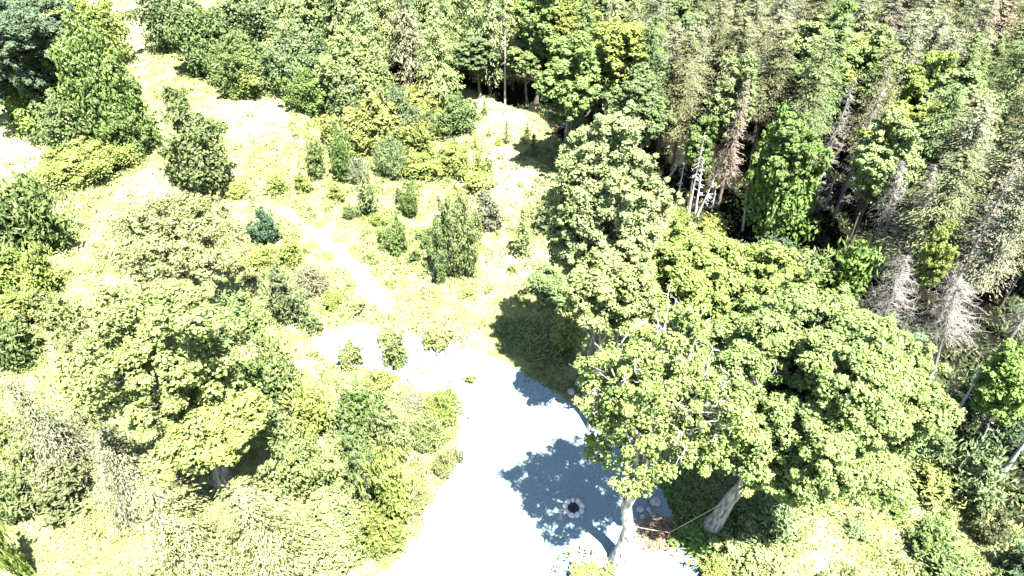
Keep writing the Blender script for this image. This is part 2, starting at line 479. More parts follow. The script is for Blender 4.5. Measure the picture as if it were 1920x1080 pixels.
# keep the grassy lane at the top of the photo open
LANE = land([(180, -60), (280, -60), (300, 60), (420, 150), (620, 170), (700, 200), (300, 300), (200, 120)])
GRAVEL = land([(575, 648), (640, 612), (720, 606), (800, 640), (905, 655), (965, 690), (1060, 745), (1130, 800), (1215, 850), (1235, 900), (1262, 950), (1262, 1000), (1310, 1040),
               (1330, 1130), (1330, 1300), (700, 1300), (640, 1120), (770, 1030), (800, 960), (845, 880), (862, 800), (850, 745), (780, 735), (720, 700), (640, 690)])
PATH = land([(508, 372), (545, 392), (590, 428), (650, 462), (700, 510), (735, 560), (760, 610), (700, 580), (660, 525), (620, 480), (565, 432), (520, 400)])
BARE = [land(p) for p in (
    [(400, 185), (470, 175), (540, 205), (548, 262), (430, 265)], [(225, -40), (285, -40), (280, 120), (235, 130)], [(-60, 215), (80, 225), (95, 320), (-60, 335)],
    [(270, 200), (312, 200), (312, 300), (280, 300)], [(835, 165), (930, 160), (1010, 215), (1020, 262), (900, 262), (880, 210)], [(890, 480), (960, 475), (1000, 440), (1060, 440), (1060, 500), (900, 535)],
    [(90, 730), (150, 700), (160, 870), (110, 870)], [(1490, 960), (1550, 950), (1560, 1100), (1470, 1100)], [(900, 270), (1030, 300), (1040, 380), (960, 400), (890, 350)],
    [(395, 385), (480, 375), (480, 415), (400, 420)], [(600, 600), (900, 610), (920, 660), (560, 660)], [(250, 320), (330, 330), (340, 370), (230, 380)])]
LUSH_SHADE = [land(p) for p in ([(915, 600), (1060, 590), (1090, 690), (1000, 680), (930, 630)], [(1200, 860), (1400, 860), (1520, 960), (1420, 1060), (1290, 1010)])]  # green grass patches; the first paints the grove's shadow on the meadow

xs = np.concatenate([[-3000, -1200, -500, -220, -120], np.arange(-76, 76.1, .4), [120, 220, 500, 1200, 3000]])
ys = np.concatenate([[-3000, -1000, -300, -80, -20], np.arange(2, 118, .4), [150, 220, 500, 1200, 3000]])
GX, GY = np.meshgrid(xs, ys)
nx, ny = len(xs), len(ys)
def blur(a, k):
    for _ in range(k):
        a = (np.roll(a, 1, 0) + np.roll(a, -1, 0) + np.roll(a, 1, 1) + np.roll(a, -1, 1) + a) / 5
    return a
V = np.stack([GX, GY, gh(GX, GY)], -1).reshape(-1, 3)
ii = (np.arange(ny - 1)[:, None] * nx + np.arange(nx - 1)[None]).reshape(-1)
me = mesh_np("ground", V, np.stack([ii, ii + 1, ii + nx + 1, ii + nx], 1), M_GROUND, smooth=True)
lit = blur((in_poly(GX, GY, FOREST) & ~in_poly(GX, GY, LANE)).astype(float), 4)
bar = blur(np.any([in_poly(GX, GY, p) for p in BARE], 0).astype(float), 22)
shd = blur(np.any([in_poly(GX, GY, p) for p in LUSH_SHADE], 0).astype(float), 5)
for nm, a in (('litter', lit), ('bare', bar), ('lush_shade', shd)):
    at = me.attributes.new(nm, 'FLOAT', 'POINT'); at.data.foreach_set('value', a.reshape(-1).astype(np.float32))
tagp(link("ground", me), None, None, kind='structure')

def sheet(name, poly, mat, step, dz, rag, seed, thr=.5):
    """ragged-edged sheet lying on the land"""
    pa = np.array(poly); x0, y0 = pa.min(0) - 1.5; x1, y1 = pa.max(0) + 1.5
    X, Y = np.meshgrid(np.arange(x0, x1, step), np.arange(y0, y1, step))
    m = blur(in_poly(X, Y, poly).astype(float), int(8))
    r = np.random.default_rng(seed)
    keep = m + rag * fbm(X, Y, 1.1, seed) + .10 * fbm(X, Y, .35, seed + 1) + r.normal(0, .05, X.shape) > thr
    keep &= m > .02
    n = X.shape[1]
    cell = keep[:-1, :-1] & keep[1:, :-1] & keep[:-1, 1:] & keep[1:, 1:]
    i = (np.arange(X.shape[0] - 1)[:, None] * n + np.arange(n - 1)[None])[cell]
    F = np.stack([i, i + 1, i + n + 1, i + n], 1)
    jx = X + r.normal(0, step * .14, X.shape); jy = Y + r.normal(0, step * .14, X.shape)
    V = np.stack([jx, jy, gh(jx, jy) + dz + r.normal(0, .003, X.shape)], -1).reshape(-1, 3)
    used, inv = np.unique(F, return_inverse=True)
    me = mesh_np(name, V[used], inv.reshape(F.shape), mat)
    return tagp(link(name, me), None, None, kind='structure'), (X, Y, keep)
g_ob, GMASK = sheet("gravel_clearing", GRAVEL, M_GRAVEL, .16, .03, .16, 3)
p_ob, PMASK = sheet("path", PATH, M_PATH, .16, .035, .42, 8, .62)
def on_sheet(x, y):
    r = np.zeros(len(x), bool)
    for X, Y, k in (GMASK, PMASK):
        st = X[0, 1] - X[0, 0]
        i = np.round((y - Y[0, 0]) / st).astype(int); j = np.round((x - X[0, 0]) / st).astype(int)
        ok = (i >= 0) & (j >= 0) & (i < X.shape[0]) & (j < X.shape[1])
        r[ok] |= k[i[ok], j[ok]]
    return r

# ------------------------------------------------------------------ grass and weeds
def scatter(n, rng, forest_keep=.1):
    py = rng.uniform(-30, 1120, n); px = rng.uniform(-60, 1980, n)
    dx, dy, dz = ray(px, py); t = -CAM_H / dz
    x, y = dx * t, dy * t
    # even density on the land, a little denser close by
    w = (t / t.max()) ** 1.6
    k = rng.random(n) < w
    x, y = x[k], y[k]
    f = in_poly(x, y, FOREST) & ~in_poly(x, y, LANE)
    k = ~f | (rng.random(len(x)) < forest_keep)
    x, y = x[k], y[k]
    return x, y

def grass_field(name, n, seed, blades, L, W, color, patch, thr, spread=.12, lean=.7, fk=.1, only=None):
    rng = np.random.default_rng(seed)
    x, y = scatter(n, rng, fk)
    if only is not None:
        kk = in_poly(x, y, only); x, y = x[kk], y[kk]
    pn = fbm(x, y, patch, seed) + rng.normal(0, .35, len(x))
    bare = np.any([in_poly(x, y, p) for p in BARE], 0)
    k = (pn > thr) & (~on_sheet(x, y) | (name == 'gravel_weeds')) & ~(bare & (rng.random(len(x)) < .45))
    x, y = x[k], y[k]; m = len(x)
    h = rng.uniform(.6, 1.3, m)
    hx = np.repeat(x, blades) + rng.normal(0, spread, m * blades); hy = np.repeat(y, blades) + rng.normal(0, spread, m * blades)
    hh = np.repeat(h, blades) * rng.uniform(.7, 1.2, m * blades)
    a = rng.uniform(0, 6.28, m * blades)
    T = nrm(np.stack([np.cos(a) * lean, np.sin(a) * lean, rng.uniform(.35, 1, m * blades)], 1))
    C = np.stack([hx, hy, gh(hx, hy)], 1) + T * (hh * L / 2)[:, None]
    Nn = nrm(np.stack([-np.cos(a) * .6, -np.sin(a) * .6, np.full(len(a), .8)], 1) + rng.normal(0, .2, (len(a), 3)))
    V, F = leaf_quads(C, Nn, L * hh, W * rng.uniform(.7, 1.3, len(a)), rng, T)
    t = np.clip(np.repeat(rng.normal(.5, .15, m), blades) + rng.normal(0, .1, m * blades), 0, 1)
    o = link(name, mesh_np(name, V, F, M_LEAF, t), color=color)
    return tagp(o, None, None, kind='stuff')
grass_field("grass", 260000, 21, 3, .30, .045, (.17, .18, .085), 6, -.6)
grass_field("meadow_weeds", 90000, 22, 6, .34, .15, (.125, .145, .052), 3.5, .2, spread=.22, lean=1.0)
grass_field("dark_herbs", 40000, 23, 7, .30, .14, (.06, .08, .03), 2.2, .45, spread=.16)
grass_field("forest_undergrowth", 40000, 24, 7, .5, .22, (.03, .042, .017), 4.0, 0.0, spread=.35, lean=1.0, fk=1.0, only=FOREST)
GE = land([(540, 590), (780, 630), (885, 700), (880, 800), (855, 900), (800, 1000), (740, 1060), (640, 1090), (560, 900), (600, 700)])
grass_field("gravel_weeds", 30000, 25, 6, .3, .13, (.11, .13, .05), 1.6, .35, spread=.2, lean=1.0, only=GE)

def scrub_field(name, n, seed, polys, color, leaves=60):
    rng = np.random.default_rng(seed)
    x, y = scatter(n, rng, 0)
    k = np.any([in_poly(x, y, land(p)) for p in polys], 0) & (fbm(x, y, 3.0, seed) + rng.normal(0, .3, len(x)) > .1)
    on = on_sheet(x, y); k &= ~on | (rng.random(len(x)) < .12)
    x, y = x[k], y[k]
    C = np.stack([x, y, gh(x, y) + .12], 1); r = rng.uniform(.22, .62, len(x)) * rng.choice([.7, 1, 1.3], len(x))
    V, F, t = clump_leaves(C, r, leaves, rng, .19, .10, flat=1.1, up=.3, rand=.7)
    V[:, 2] = np.maximum(V[:, 2], gh(V[:, 0], V[:, 1]) + .01)
    return tagp(link(name, mesh_np(name, V, F, M_LEAF, t), color=color), None, None, kind='stuff')
scrub_field("low_scrub", 12000, 31, [[(540, 150), (900, 180), (1040, 290), (1040, 480), (900, 560), (760, 560), (560, 400)], [(420, 420), (560, 420), (620, 620), (540, 800), (430, 640)],
            [(-40, 330), (180, 330), (160, 700), (-40, 700)], [(1500, 900), (1900, 880), (1960, 1100), (1500, 1100)]], (.105, .13, .045))
scrub_field("gravel_edge_scrub", 9000, 32, [[(600, 620), (760, 640), (790, 730), (870, 745), (868, 860), (800, 960), (740, 1070), (640, 1090), (600, 800)], [(0, 900), (250, 900), (250, 1080), (0, 1080)], [(1040, 1040), (1140, 1050), (1140, 1090), (1040, 1090)]], (.125, .15, .06), leaves=40)

# ================================================================== SHRUBS AND YOUNG TREES OF THE CLEARING
SHR = {}
for i in range(3):
    SHR['S', i] = shrub_mesh(100 + i, .6, 1.0, n=420, L=.17, W=.11, nl=4, spiky=.12)
    SHR['M', i] = shrub_mesh(110 + i, 1.2, 2.2, n=3400, L=.165, W=.10, nl=7, spiky=.04)
    SHR['L', i] = shrub_mesh(120 + i, 2.2, 4.0, n=9500, L=.19, W=.12, nl=9)
    SHR['XL', i] = shrub_mesh(150 + i, 4.2, 6.5, n=26000, L=.27, W=.17, nl=13)
    SHR['F', i] = shrub_mesh(130 + i, 1.2, 2.0, n=900, L=.42, W=.075, nl=5, spiky=.5)     # wiry, feathery
NOM = {'S': (.6, 1.0), 'M': (1.2, 2.2), 'L': (2.2, 4.0), 'F': (1.2, 2.0), 'XL': (4.2, 6.5)}
YC = []
for i in range(3):
    YC.append(conifer(140 + i, 1.0, 2.6, whorl=.17, nb=9, spray=.26, sw=.10, droop=.1, bare=.02, prof=.85, per=8, trunk_r=.05, hang=.1))
def shrub(bbox, col, label, cat='shrub', typ=None, name='shrub', group=None, rz=None):
    x, y, z, r, rv = solve(bbox)
    H = 2 * rv * 1.05; r *= 1.12
    t = 'F' if typ == 'F' else 'S' if r < .75 else 'M' if r < 1.75 else 'L' if r < 3.2 else 'XL'
    o = link(name, SHR[t, rngC.randrange(3)], color=jit(LG[col]))
    R0, H0 = NOM[t]
    o.location = (x, y, float(gh(x, y)) - .03); o.scale = (r / R0, r / R0, H / H0)
    o.rotation_euler = (0, 0, rngC.uniform(0, 6.28))
    return tagp(o, label, cat, group)
def tree_from(parts, x, y, scale, label, cat, name, color, rz=None, group=None, second='crown', lean=(0, 0)):
    e = empty(name, (x, y, float(gh(x, y)) - .02), scale, rngC.uniform(0, 6.28) if rz is None else rz)
    e.rotation_euler[0] += lean[0]; e.rotation_euler[1] += lean[1]
    link("trunk", parts[0], e)
    link(second, parts[1], e, color)
    return tagp(e, label, cat, group)
def sapling(bbox, col, label, cat='young spruce', name='young_spruce', group=None):
    x, y, z, r, rv = solve(bbox); H = 2 * rv * 1.1
    return tree_from(YC[rngC.randrange(3)], x, y, (r, r, H / 2.6), label, cat, name, jit(LG[col]), group=group)

S = shrub
# --- far lane and the tall hedge beside it (top of the photo)
S((62, 2, 150, 62), 'pale', "pale straw coloured bush behind the dark conifer at the top corner")
S((0, 160, 48, 222), 'green', "small green bush at the foot of the big dark conifer")
S((142, 15, 232, 130), 'yellow', "tall yellowish bush beside the top of the grassy lane", typ='L')
S((135, 90, 262, 292), 'green', "tall dense green thicket bush with a black shaded foot beside the lane", typ='L')
S((42, 112, 190, 250), 'yellow', "broad sunlit yellow green bush in front of the big dark conifer", typ='L')
S((80, 190, 178, 300), 'mid', "rounded bush with dark underside at the near end of the lane thicket", typ='L')
S((195, 205, 275, 296), 'green', "low dark footed bush at the end of the thicket next to the lane", typ='M')
S((95, 272, 230, 330), 'yellow', "low spreading yellow green bush below the lane thicket", typ='L')
S((300, 163, 345, 215), 'green', "small pointed bush behind the tall leaning column shaped shrub", typ='M')
S((302, 195, 425, 366), 'mid', "tall column shaped dark green shrub standing alone on the pale meadow", typ='L')
S((268, -15, 350, 96), 'blue', "dense green bush at the top of the lane on its far side", typ='L')
S((330, 25, 425, 135), 'mid', "green bush between the lane and the tall pale hedge, second in the row", typ='L')
S((395, 70, 500, 172), 'green', "green bush with dark foot, third in the row along the lane", typ='L')
S((430, 105, 522, 178), 'yellow', "yellow green bush at the front of the hedge row by the bare patch", typ='M')
S((410, -30, 545, 95), 'blue', "large pale blue green bush in the middle of the tall hedge", typ='L')
S((520, -20, 660, 120), 'pale', "large pale green bush at the dark conifer end of the hedge", typ='L')
S((500, 60, 610, 170), 'blue', "blue green bush in front of the tall hedge over dark shade", typ='L')
S((590, 75, 725, 200), 'pale', "broad pale bush where the hedge meets the drooping conifers", typ='L')
S((538, 138, 612, 216), 'vivid', "bright green frond leaved bush over the bare patch", typ='M')
S((600, 135, 680, 222), 'mid', "dark footed green bush beside the frond leaved bush", typ='M')
# --- middle meadow
S((648, 180, 745, 290), 'yellow', "yellow green young trees in one bushy clump on thin pale stems", typ='L')
S((715, 175, 790, 275), 'blue', "grey green bush leaning on the yellow green clump", typ='L')
S((703, 258, 762, 330), 'blue', "bluish feathery bush just below the yellow green clump", typ='F')
S((756, 158, 840, 208), 'yellow', "yellow bush under the drooping conifers at the forest edge", typ='M')
S((818, 185, 892, 258), 'mid', "mixed green bush beside the row of tiny spruces", typ='M')
S((760, 235, 815, 300), 'yellow', "narrow yellow bush between two bare pale patches", typ='M')
S((815, 268, 882, 330), 'yellow', "golden green bush at the rim of the bare ground", typ='M')
S((740, 285, 830, 335), 'yellow', "low golden green bush spreading beside the feathery bluish one", typ='M')
S((618, 240, 662, 342), 'green', "narrow upright bush with dark foot in the middle meadow", typ='M')
S((574, 272, 612, 332), 'green', "small dark footed bush at the far side of the middle meadow", typ='M')
S((650, 296, 692, 342), 'grey', "small grey leaved bush with a white top", typ='F')
S((668, 348, 708, 402), 'mid', "small upright dark bush in open yellow meadow", typ='M')
S((752, 348, 790, 408), 'green', "small leaning bush behind the double topped shrub", typ='M')
S((728, 412, 768, 474), 'green', "dark green small bush next to the double topped shrub", typ='M')
S((770, 425, 812, 455), 'green', "low round bush behind the double topped shrub", typ='S')
S((762, 466, 792, 496), 'mid', "tiny dark bush at the foot of the double topped shrub", typ='S')
S((872, 326, 925, 366), 'yellow', "low yellow green bush behind the round grey bush", typ='S')
S((884, 362, 936, 432), 'grey', "round grey green bush beside the double topped shrub", typ='M')
S((1010, 366, 1062, 436), 'blue', "dark blue green bush tucked against the tall pale tree", typ='M')
S((985, 498, 1072, 568), "mid", "added green bush standing in for tree shade below the tall pale tree", typ="M")  # bush added in place of a dark tree shadow on the grass
S((1036, 425, 1075, 460), 'mid', "small low bush at the rim of the tall pale tree's crown", typ='S')
x_, y_, z_, r_, rv_ = solve((800, 372, 892, 532))
DC = empty("shrub", (x_, y_, float(gh(x_, y_))), (1, 1, 1))
tagp(DC, "tall shrub with two pointed tops and dark foot, largest in the middle meadow", "shrub")
for k, (ox, sx, h) in enumerate(((-.45, .62, .9), (.42, .75, 1.0))):
    o = link("leafy_stem", SHR['L', k], DC, jit(LG['pale'] if k else LG['mid'])); o.location = (ox * r_, .1, 0); o.scale = (sx * r_ / 2.2, sx * r_ / 2.2, h * 2 * rv_ / 4.0)
sapling((950, 392, 1010, 482), 'mid', "young bushy spruce standing alone between meadow and tall pale tree")
for bb, c, lb in (((898, 188, 919, 217), 'green', "tiny pointed spruce on bare ground below the bare white trunk, highest of the scatter"),
                  ((938, 230, 962, 270), 'mid', "small dark pointed spruce in the middle of the tiny spruce scatter"),
                  ((910, 238, 924, 258), 'green', "smallest of the tiny spruces, a thin dark spike on bare ground"),
                  ((974, 228, 1002, 268), 'yellow', "yellow green tiny spruce at the dark forest edge"),
                  ((982, 252, 1018, 294), 'mid', "roundest tiny spruce, the one closest to the tall pale tree"),
                  ((880, 255, 902, 282), 'yellow', "squat yellow green tiny spruce beside the mixed green bush"),
                  ((925, 256, 946, 274), 'yellow', "squat low spruce seedling in front of the dark pointed one"),
                  ((838, 180, 858, 240), 'blue', "slim bluish spruce rising out of the mixed green bush"),
                  ((858, 205, 876, 250), 'mid', "thin dark spruce beside the slim bluish spruce"),
                  ((915, 330, 930, 352), 'mid', "very small spruce in the pale open ground behind the round grey bush")):
    sapling(bb, c, lb)
S((596, 222, 640, 272), 'yellow', "yellow bush beside the dark footed green bush under the hedge")
S((836, 262, 866, 300), 'mid', "small bush between the mixed green bush and the golden rim bush")
S((884, 288, 910, 330), 'yellow', "small yellow green bush on the pale open ground near the tiny spruces")
S((905, 296, 928, 322), 'mid', "tiny bush below the roundest tiny spruce on pale ground")
S((612, 345, 645, 378), 'yellow', "low yellow bush between path and narrow upright bush")
S((640, 385, 672, 414), 'mid', "tiny green bush in front of the small upright dark bush")
S((690, 398, 722, 425), 'yellow', "flat yellow bush just below the small upright dark bush")
S((545, 325, 580, 360), 'yellow', "low yellow bush in front of the small dark footed bush")
S((700, 430, 732, 462), 'green', "small green bush beside the dark green one by the double topped shrub")
S((604, 545, 640, 578), 'yellow', "low yellow bush beside the path's far end")
S((655, 560, 690, 590), 'pale', "low pale bush between the path end and the gravel")
S((565, 590, 600, 625), 'mid', "small bush below the grey green bush with dark foot")
S((790, 440, 812, 470), 'mid', "tiny dark bush tight against the double topped shrub")
S((860, 540, 890, 562), 'yellow', "tiny yellow bush between double topped shrub and shaded grass")
S((505, 330, 540, 365), 'yellow', "low yellow bush near the column shaped shrub's foot")
S((425, 340, 470, 372), 'yellow', "low weed bush at the dark foot of the column shaped shrub")
S((738, 352, 758, 386), 'mid', "narrow small bush in open meadow beside the leaning one")
S((690, 215, 720, 262), 'green', "young green bush inside the yellow green clump")
S((790, 205, 822, 250), 'mid', "small green bush between yellow bush and mixed green bush")
S((843, 838, 870, 870), 'grey', "tiny grey weed bush furthest down the white gravel")
S((868, 700, 892, 722), 'yellow', "tiny yellow weed on white gravel close to the upper gravel shade")
# --- around the gravel
S((470, 393, 524, 456), 'bluedark', "dark blue green ball shaped shrub standing alone beside the path", typ='M')
S((492, 505, 566, 615), 'blue', "grey green bush with dark foot between the big pale tree and the path", typ='M')
S((552, 498, 612, 552), 'grey', "sparse grey bush behind the grey green bush beside the path", typ='F')
S((465, 462, 520, 505), 'yellow', "low yellow weed bush below the ball shaped shrub", typ='S')
S((520, 455, 570, 500), 'yellow', "low golden weed bush close to the path", typ='S')
S((636, 638, 686, 686), 'pale', "small bush alone on the gravel edge, farthest from the fire pit", typ='S')
S((708, 610, 746, 642), 'pale', "small bush at the top of the gravel clearing, between path end and gravel", typ='S')
S((722, 630, 772, 692), 'pale', "thin pale bush in the middle of the three gravel edge bushes", typ='S')
S((784, 612, 846, 662), 'pale', "neat low bush nearest the shaded grass on the gravel edge", typ='S')
S((688, 688, 738, 732), 'yellow', "yellow green bush just above the thicket beside the gravel", typ='S')
S((800, 730, 866, 792), 'yellow', "sparse bush reaching furthest onto the white gravel", typ='F')
S((755, 735, 802, 770), 'grey', "sparse pale weed bush on gravel beside the thicket", typ='F')
S((768, 778, 830, 842), 'pale', "thin pale bush at the edge of the gravel beside the thicket", typ='F')
S((815, 845, 855, 892), 'pale', "wispy weed bush on the white gravel facing the tree shade", typ='F')
S((735, 900, 800, 960), 'pale', "wispy straw coloured bush at the lower rim of the thicket", typ='F')
# --- thicket between the left tree and the gravel
S((548, 738, 612, 824), 'yellow', "leafy yellow green bush at the top of the thicket", typ='M')
S((632, 722, 722, 830), 'green', "upright green bush with dark side at the head of the thicket", typ='M')
S((690, 760, 765, 860), 'pale', "pale bush on the gravel side of the thicket", typ='M')
S((625, 800, 700, 890), 'mid', "green bush in the middle of the thicket with a small dark hollow", typ='M')
S((520, 820, 640, 950), 'pale', "broad pale bush of dashed leaves beside the drooping spruces", typ='L')
S((655, 850, 725, 945), 'blue', "grey blue bush with a black shaded side in the thicket", typ='M')
S((700, 860, 768, 985), 'yellow', "tall yellow green bush at the gravel edge of the thicket", typ='M')
S((560, 930, 690, 1050), 'pale', "pale bush at the lower end of the thicket", typ='L')
S((665, 955, 745, 1045), 'yellow', "bright golden green bush at the lower corner of the thicket", typ='M')
# --- left margin
S((-30, 365, 48, 490), 'mid', "dark green bush on the far left margin beside a taller pointed one", typ='L')
S((38, 350, 112, 478), 'green', "pointed green bush with dark side near the left margin", typ='L')
S((-20, 468, 60, 545), 'yellow', "golden bush below the dark green bush at the left margin", typ='M')
S((40, 470, 112, 560), 'yellow', "golden bush touching the open strip beside the big pale tree", typ='M')
S((-20, 530, 70, 625), 'yellow', "broad golden bush in the middle of the left margin", typ='M')
S((45, 545, 105, 612), 'pale', "pale small bush beside the broad golden bush", typ='M')
S((-40, 590, 45, 700), 'mid', "dark footed bush above the drooping spruce at the left margin", typ='M')
S((-40, 780, 60, 880), 'yellow', "yellow bush under the drooping spruce at the left margin", typ='M')
S((45, 775, 118, 850), 'yellow', "low yellow bush beside a bare white patch, left of the leaning spruce", typ='M')
S((-30, 870, 62, 975), 'mid', "green bush in the lower left margin", typ='M')
S((78, 865, 168, 955), 'olive', "olive bush beside the white patch in the lower left", typ='M')
S((-25, 965, 24, 1085), 'yellow', "yellow bush cut by the bottom left corner", typ='M')
S((118, 690, 205, 790), 'pale', "pale bush under the spreading crown next to the bare white patch", typ='M')
S((100, 560, 180, 680), 'pale', "pale bush on the outer side of the big spreading tree", typ='L')
S((475, 640, 560, 760), 'pale', "pale bush between the big spreading tree and the gravel", typ='L')
S((490, 770, 562, 880), 'pale', "pale bush between the layered tree and the thicket")
S((455, 690, 530, 790), 'green', "green bush with black foot at the layered tree's gravel side")
S((395, 560, 480, 650), 'green', "green bush half hidden by the big spreading tree's crown", typ='L')
# --- lower right meadow
S((1355, 955, 1440, 1035), 'blue', "grey green bush in shade beside the leaning grey trunk", typ='M')
S((1420, 940, 1500, 1020), 'blue', "pale grey green bush at the lit edge of the shade", typ='M')
S((1362, 1020, 1500, 1110), 'pale', "broad pale bush on the bottom edge beside the white ground", typ='M')
S((1282, 975, 1362, 1045), 'vivid', "bright green bush at the foot of the leaning grey trunk", typ='M')
S((1310, 1040, 1372, 1100), 'yellow', "yellow green bush on the bottom edge below the leaning trunk", typ='S')
S((1578, 968, 1628, 1012), 'blue', "small round blue green bush alone in the lower right meadow", typ='S')
S((1652, 925, 1712, 972), 'green', "low dark green bush high in the lower right meadow", typ='S')
S((1712, 975, 1802, 1060), 'green', "ragged green bush in the middle of the lower right meadow", typ='M')
S((1745, 1040, 1820, 1110), 'mid', "dark bush on the bottom edge of the lower right meadow", typ='M')
S((1838, 955, 1892, 1020), 'olive', "olive bush at the forest rim of the lower right meadow", typ='M')
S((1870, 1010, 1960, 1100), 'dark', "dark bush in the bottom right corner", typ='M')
S((1560, 880, 1640, 945), 'yellow', "yellow green bush in front of the great round crown", typ='M')
S((1640, 875, 1720, 930), 'pale', "pale bush where the great round crown meets the meadow", typ='M')
S((1715, 800, 1795, 885), 'blue', "dark blue green bush in forest shade beside the great round crown", typ='M')
S((1780, 835, 1880, 950), 'blue', "blue green forest edge bush under the leaning pale trunk", typ='M')
S((1720, 870, 1790, 935), 'yellow', "yellow green bush at the shadow line of the forest", typ='M')
S((1058, 1062, 1132, 1110), 'yellow', "low yellow weed bush on the bottom edge of the gravel", typ='S')
S((1040, 600, 1085, 660), 'yellow', "yellow green bush between shaded grass and the old tree", typ='S')
S((1558, 468, 1635, 575), 'vivid', "bright green bush in a dark gap of the forest edge", typ='L')
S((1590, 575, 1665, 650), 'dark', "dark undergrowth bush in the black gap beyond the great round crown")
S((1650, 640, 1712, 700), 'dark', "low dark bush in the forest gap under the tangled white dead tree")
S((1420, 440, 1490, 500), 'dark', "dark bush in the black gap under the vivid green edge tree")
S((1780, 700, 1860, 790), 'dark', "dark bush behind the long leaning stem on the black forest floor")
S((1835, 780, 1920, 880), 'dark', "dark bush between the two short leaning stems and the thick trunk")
S((1262, 395, 1300, 430), 'yellow', "small lit yellow green bush at the foot of the white snags")
S((1318, 400, 1372, 440), 'yellow', "small golden bush at the foot of the reddish dead spruce")
S((1480, 480, 1560, 560), 'green', "dark green undergrowth bush behind the golden crown", typ='M')

# ================================================================== THE BIG TREES
def big_tree(name, label, cat, bbox, base_px, seed, col, H=None, zc=None, trunk=.32, bark=None, twigs=0, rbase=None, **kw):
    x, y, z, r, rv = solve(bbox, zc=zc, H=H)
    b = P(*base_px) if base_px else np.array((x, y, 0))
    tr, cr, CC, tp = broadleaf(seed, r, rv, z, trunk_r=trunk, lean=(x - b[0], y - b[1]), mat=bark, **kw)
    e = empty(name, (b[0], b[1], float(gh(b[0], b[1]))))
    link("trunk", tr, e); link("crown", cr, e, LG[col] if isinstance(col, str) else col)
    if twigs:
        rng = np.random.default_rng(seed + 500); A = Acc()
        top = CC[CC[:, 2] > z - .2 * rv]
        for _ in range(twigs):
            c = top[rng.integers(len(top))]
            d = nrm(c - np.array([x - b[0], y - b[1], z - rv])) 
            p0 = c - d * 1.7; p1 = c + d * rng.uniform(.45, .95) + rng.normal(0, .2, 3)
            bc = branch_curve(p0, p1, rng, wob=.03, n=5); A.add(*tube(bc, .035 * np.array([1.2, 1, .8, .6, .3]), 4))
            for _ in range(5):
                q = bc[rng.integers(2, 5)]; ee = q + nrm(d + rng.normal(0, .9, 3)) * rng.uniform(.25, .6)
                A.add(*tube(branch_curve(q, ee, rng, wob=.1, n=3), np.array([.02, .015, .006]), 3))
        V, F = A.get(); link("dead_twigs", mesh_np("dead_twigs", V, F, M_DEAD), e)
    return tagp(e, label, cat), tp + np.array([b[0], b[1], 0])

OLD, TPA = big_tree("old_tree", "old broadleaf tree with bleached dead twigs in its crown beside the fire pit", "tree",
                    (1060, 572, 1415, 950), (1160, 1052), 1, (.12, .158, .048), zc=13.3, trunk=.36, bark=M_PALEBARK, twigs=60, nlobe=30, clump=.4, per=68, L=.165, W=.125, dens=.8, lsize=(.15, .31), relief=.42, gap=.45, inner=0, stray=.06)
GREAT, TPB = big_tree("great_tree", "great round crowned broadleaf tree with a thick leaning grey trunk, largest in the clearing", "tree",
                      (1298, 520, 1745, 962), (1322, 1000), 2, (.11, .148, .05), zc=12.0, trunk=.40, bark=M_BARK, nlobe=50, clump=.4, per=115, L=.16, W=.12, dens=.9, lsize=(.13, .27), lsep=.28, relief=.3, gap=.08)
big_tree("golden_tree", "golden green broadleaf tree with dark hollows behind the old and the great tree", "tree",
         (1165, 395, 1520, 690), None, 3, (.118, .155, .042), zc=11, trunk=.3, nlobe=34, clump=.4, per=110, L=.16, W=.12, dens=.85, lsize=(.13, .3), lsep=.33, relief=.5, gap=.12, inner=2)
big_tree("tall_tree", "tall pale green tree with fine leaves at the far end of the grove", "tree",
         (1010, 226, 1260, 575), (1101, 735), 4, (.136, .165, .07), zc=14, trunk=.3, nlobe=40, clump=.36, per=66, L=.18, W=.13, dens=.85, lsize=(.14, .32), lsep=.3, relief=.36, gap=.12, stray=.25)
big_tree("slim_tree", "narrow pale tree with a visible grey stem in front of the tall pale tree", "tree",
         (1050, 440, 1232, 635), None, 5, (.13, .158, .06), zc=11.5, trunk=.2, nlobe=24, clump=.4, per=70, L=.2, W=.15, bark=M_BARK)
big_tree("blue_green_tree", "blue green tree hugging the forest side of the great round crown", "tree",
         (1640, 640, 1738, 800), None, 6, (.085, .118, .066), zc=8, trunk=.2, nlobe=14, clump=.4, per=80, L=.19, W=.13)
big_tree("spreading_tree", "big spreading pale tree with dark hollows in its layered crown, in the left meadow", "tree",
         (110, 445, 525, 885), (418, 900), 7, (.134, .164, .056), zc=10.5, trunk=.36, bark=M_BARK, nlobe=30, clump=.5, per=70, L=.22, W=.15, dens=.8, lsize=(.12, .27), lsep=.32, relief=.68, gap=.2, inner=2)
big_tree("pale_tree", "thin crowned pale tree behind the big spreading tree, merging into the bright meadow", "tree",
         (180, 345, 470, 570), None, 8, (.15, .165, .07), zc=6.5, trunk=.26, nlobe=20, clump=.45, per=45, L=.22, W=.12, dens=.6, gap=.25, relief=.4)
big_tree("layered_tree", "low bright tree with flat leafy shelves over a black hollow, beside the big spreading tree", "tree",
         (275, 680, 535, 885), (425, 895), 9, (.142, .17, .048), zc=7.5, trunk=.22, nlobe=16, clump=.5, per=75, L=.23, W=.17, dens=.85, gap=.2, bark=M_BARK, lsize=(.16, .32), relief=.55, inner=1)

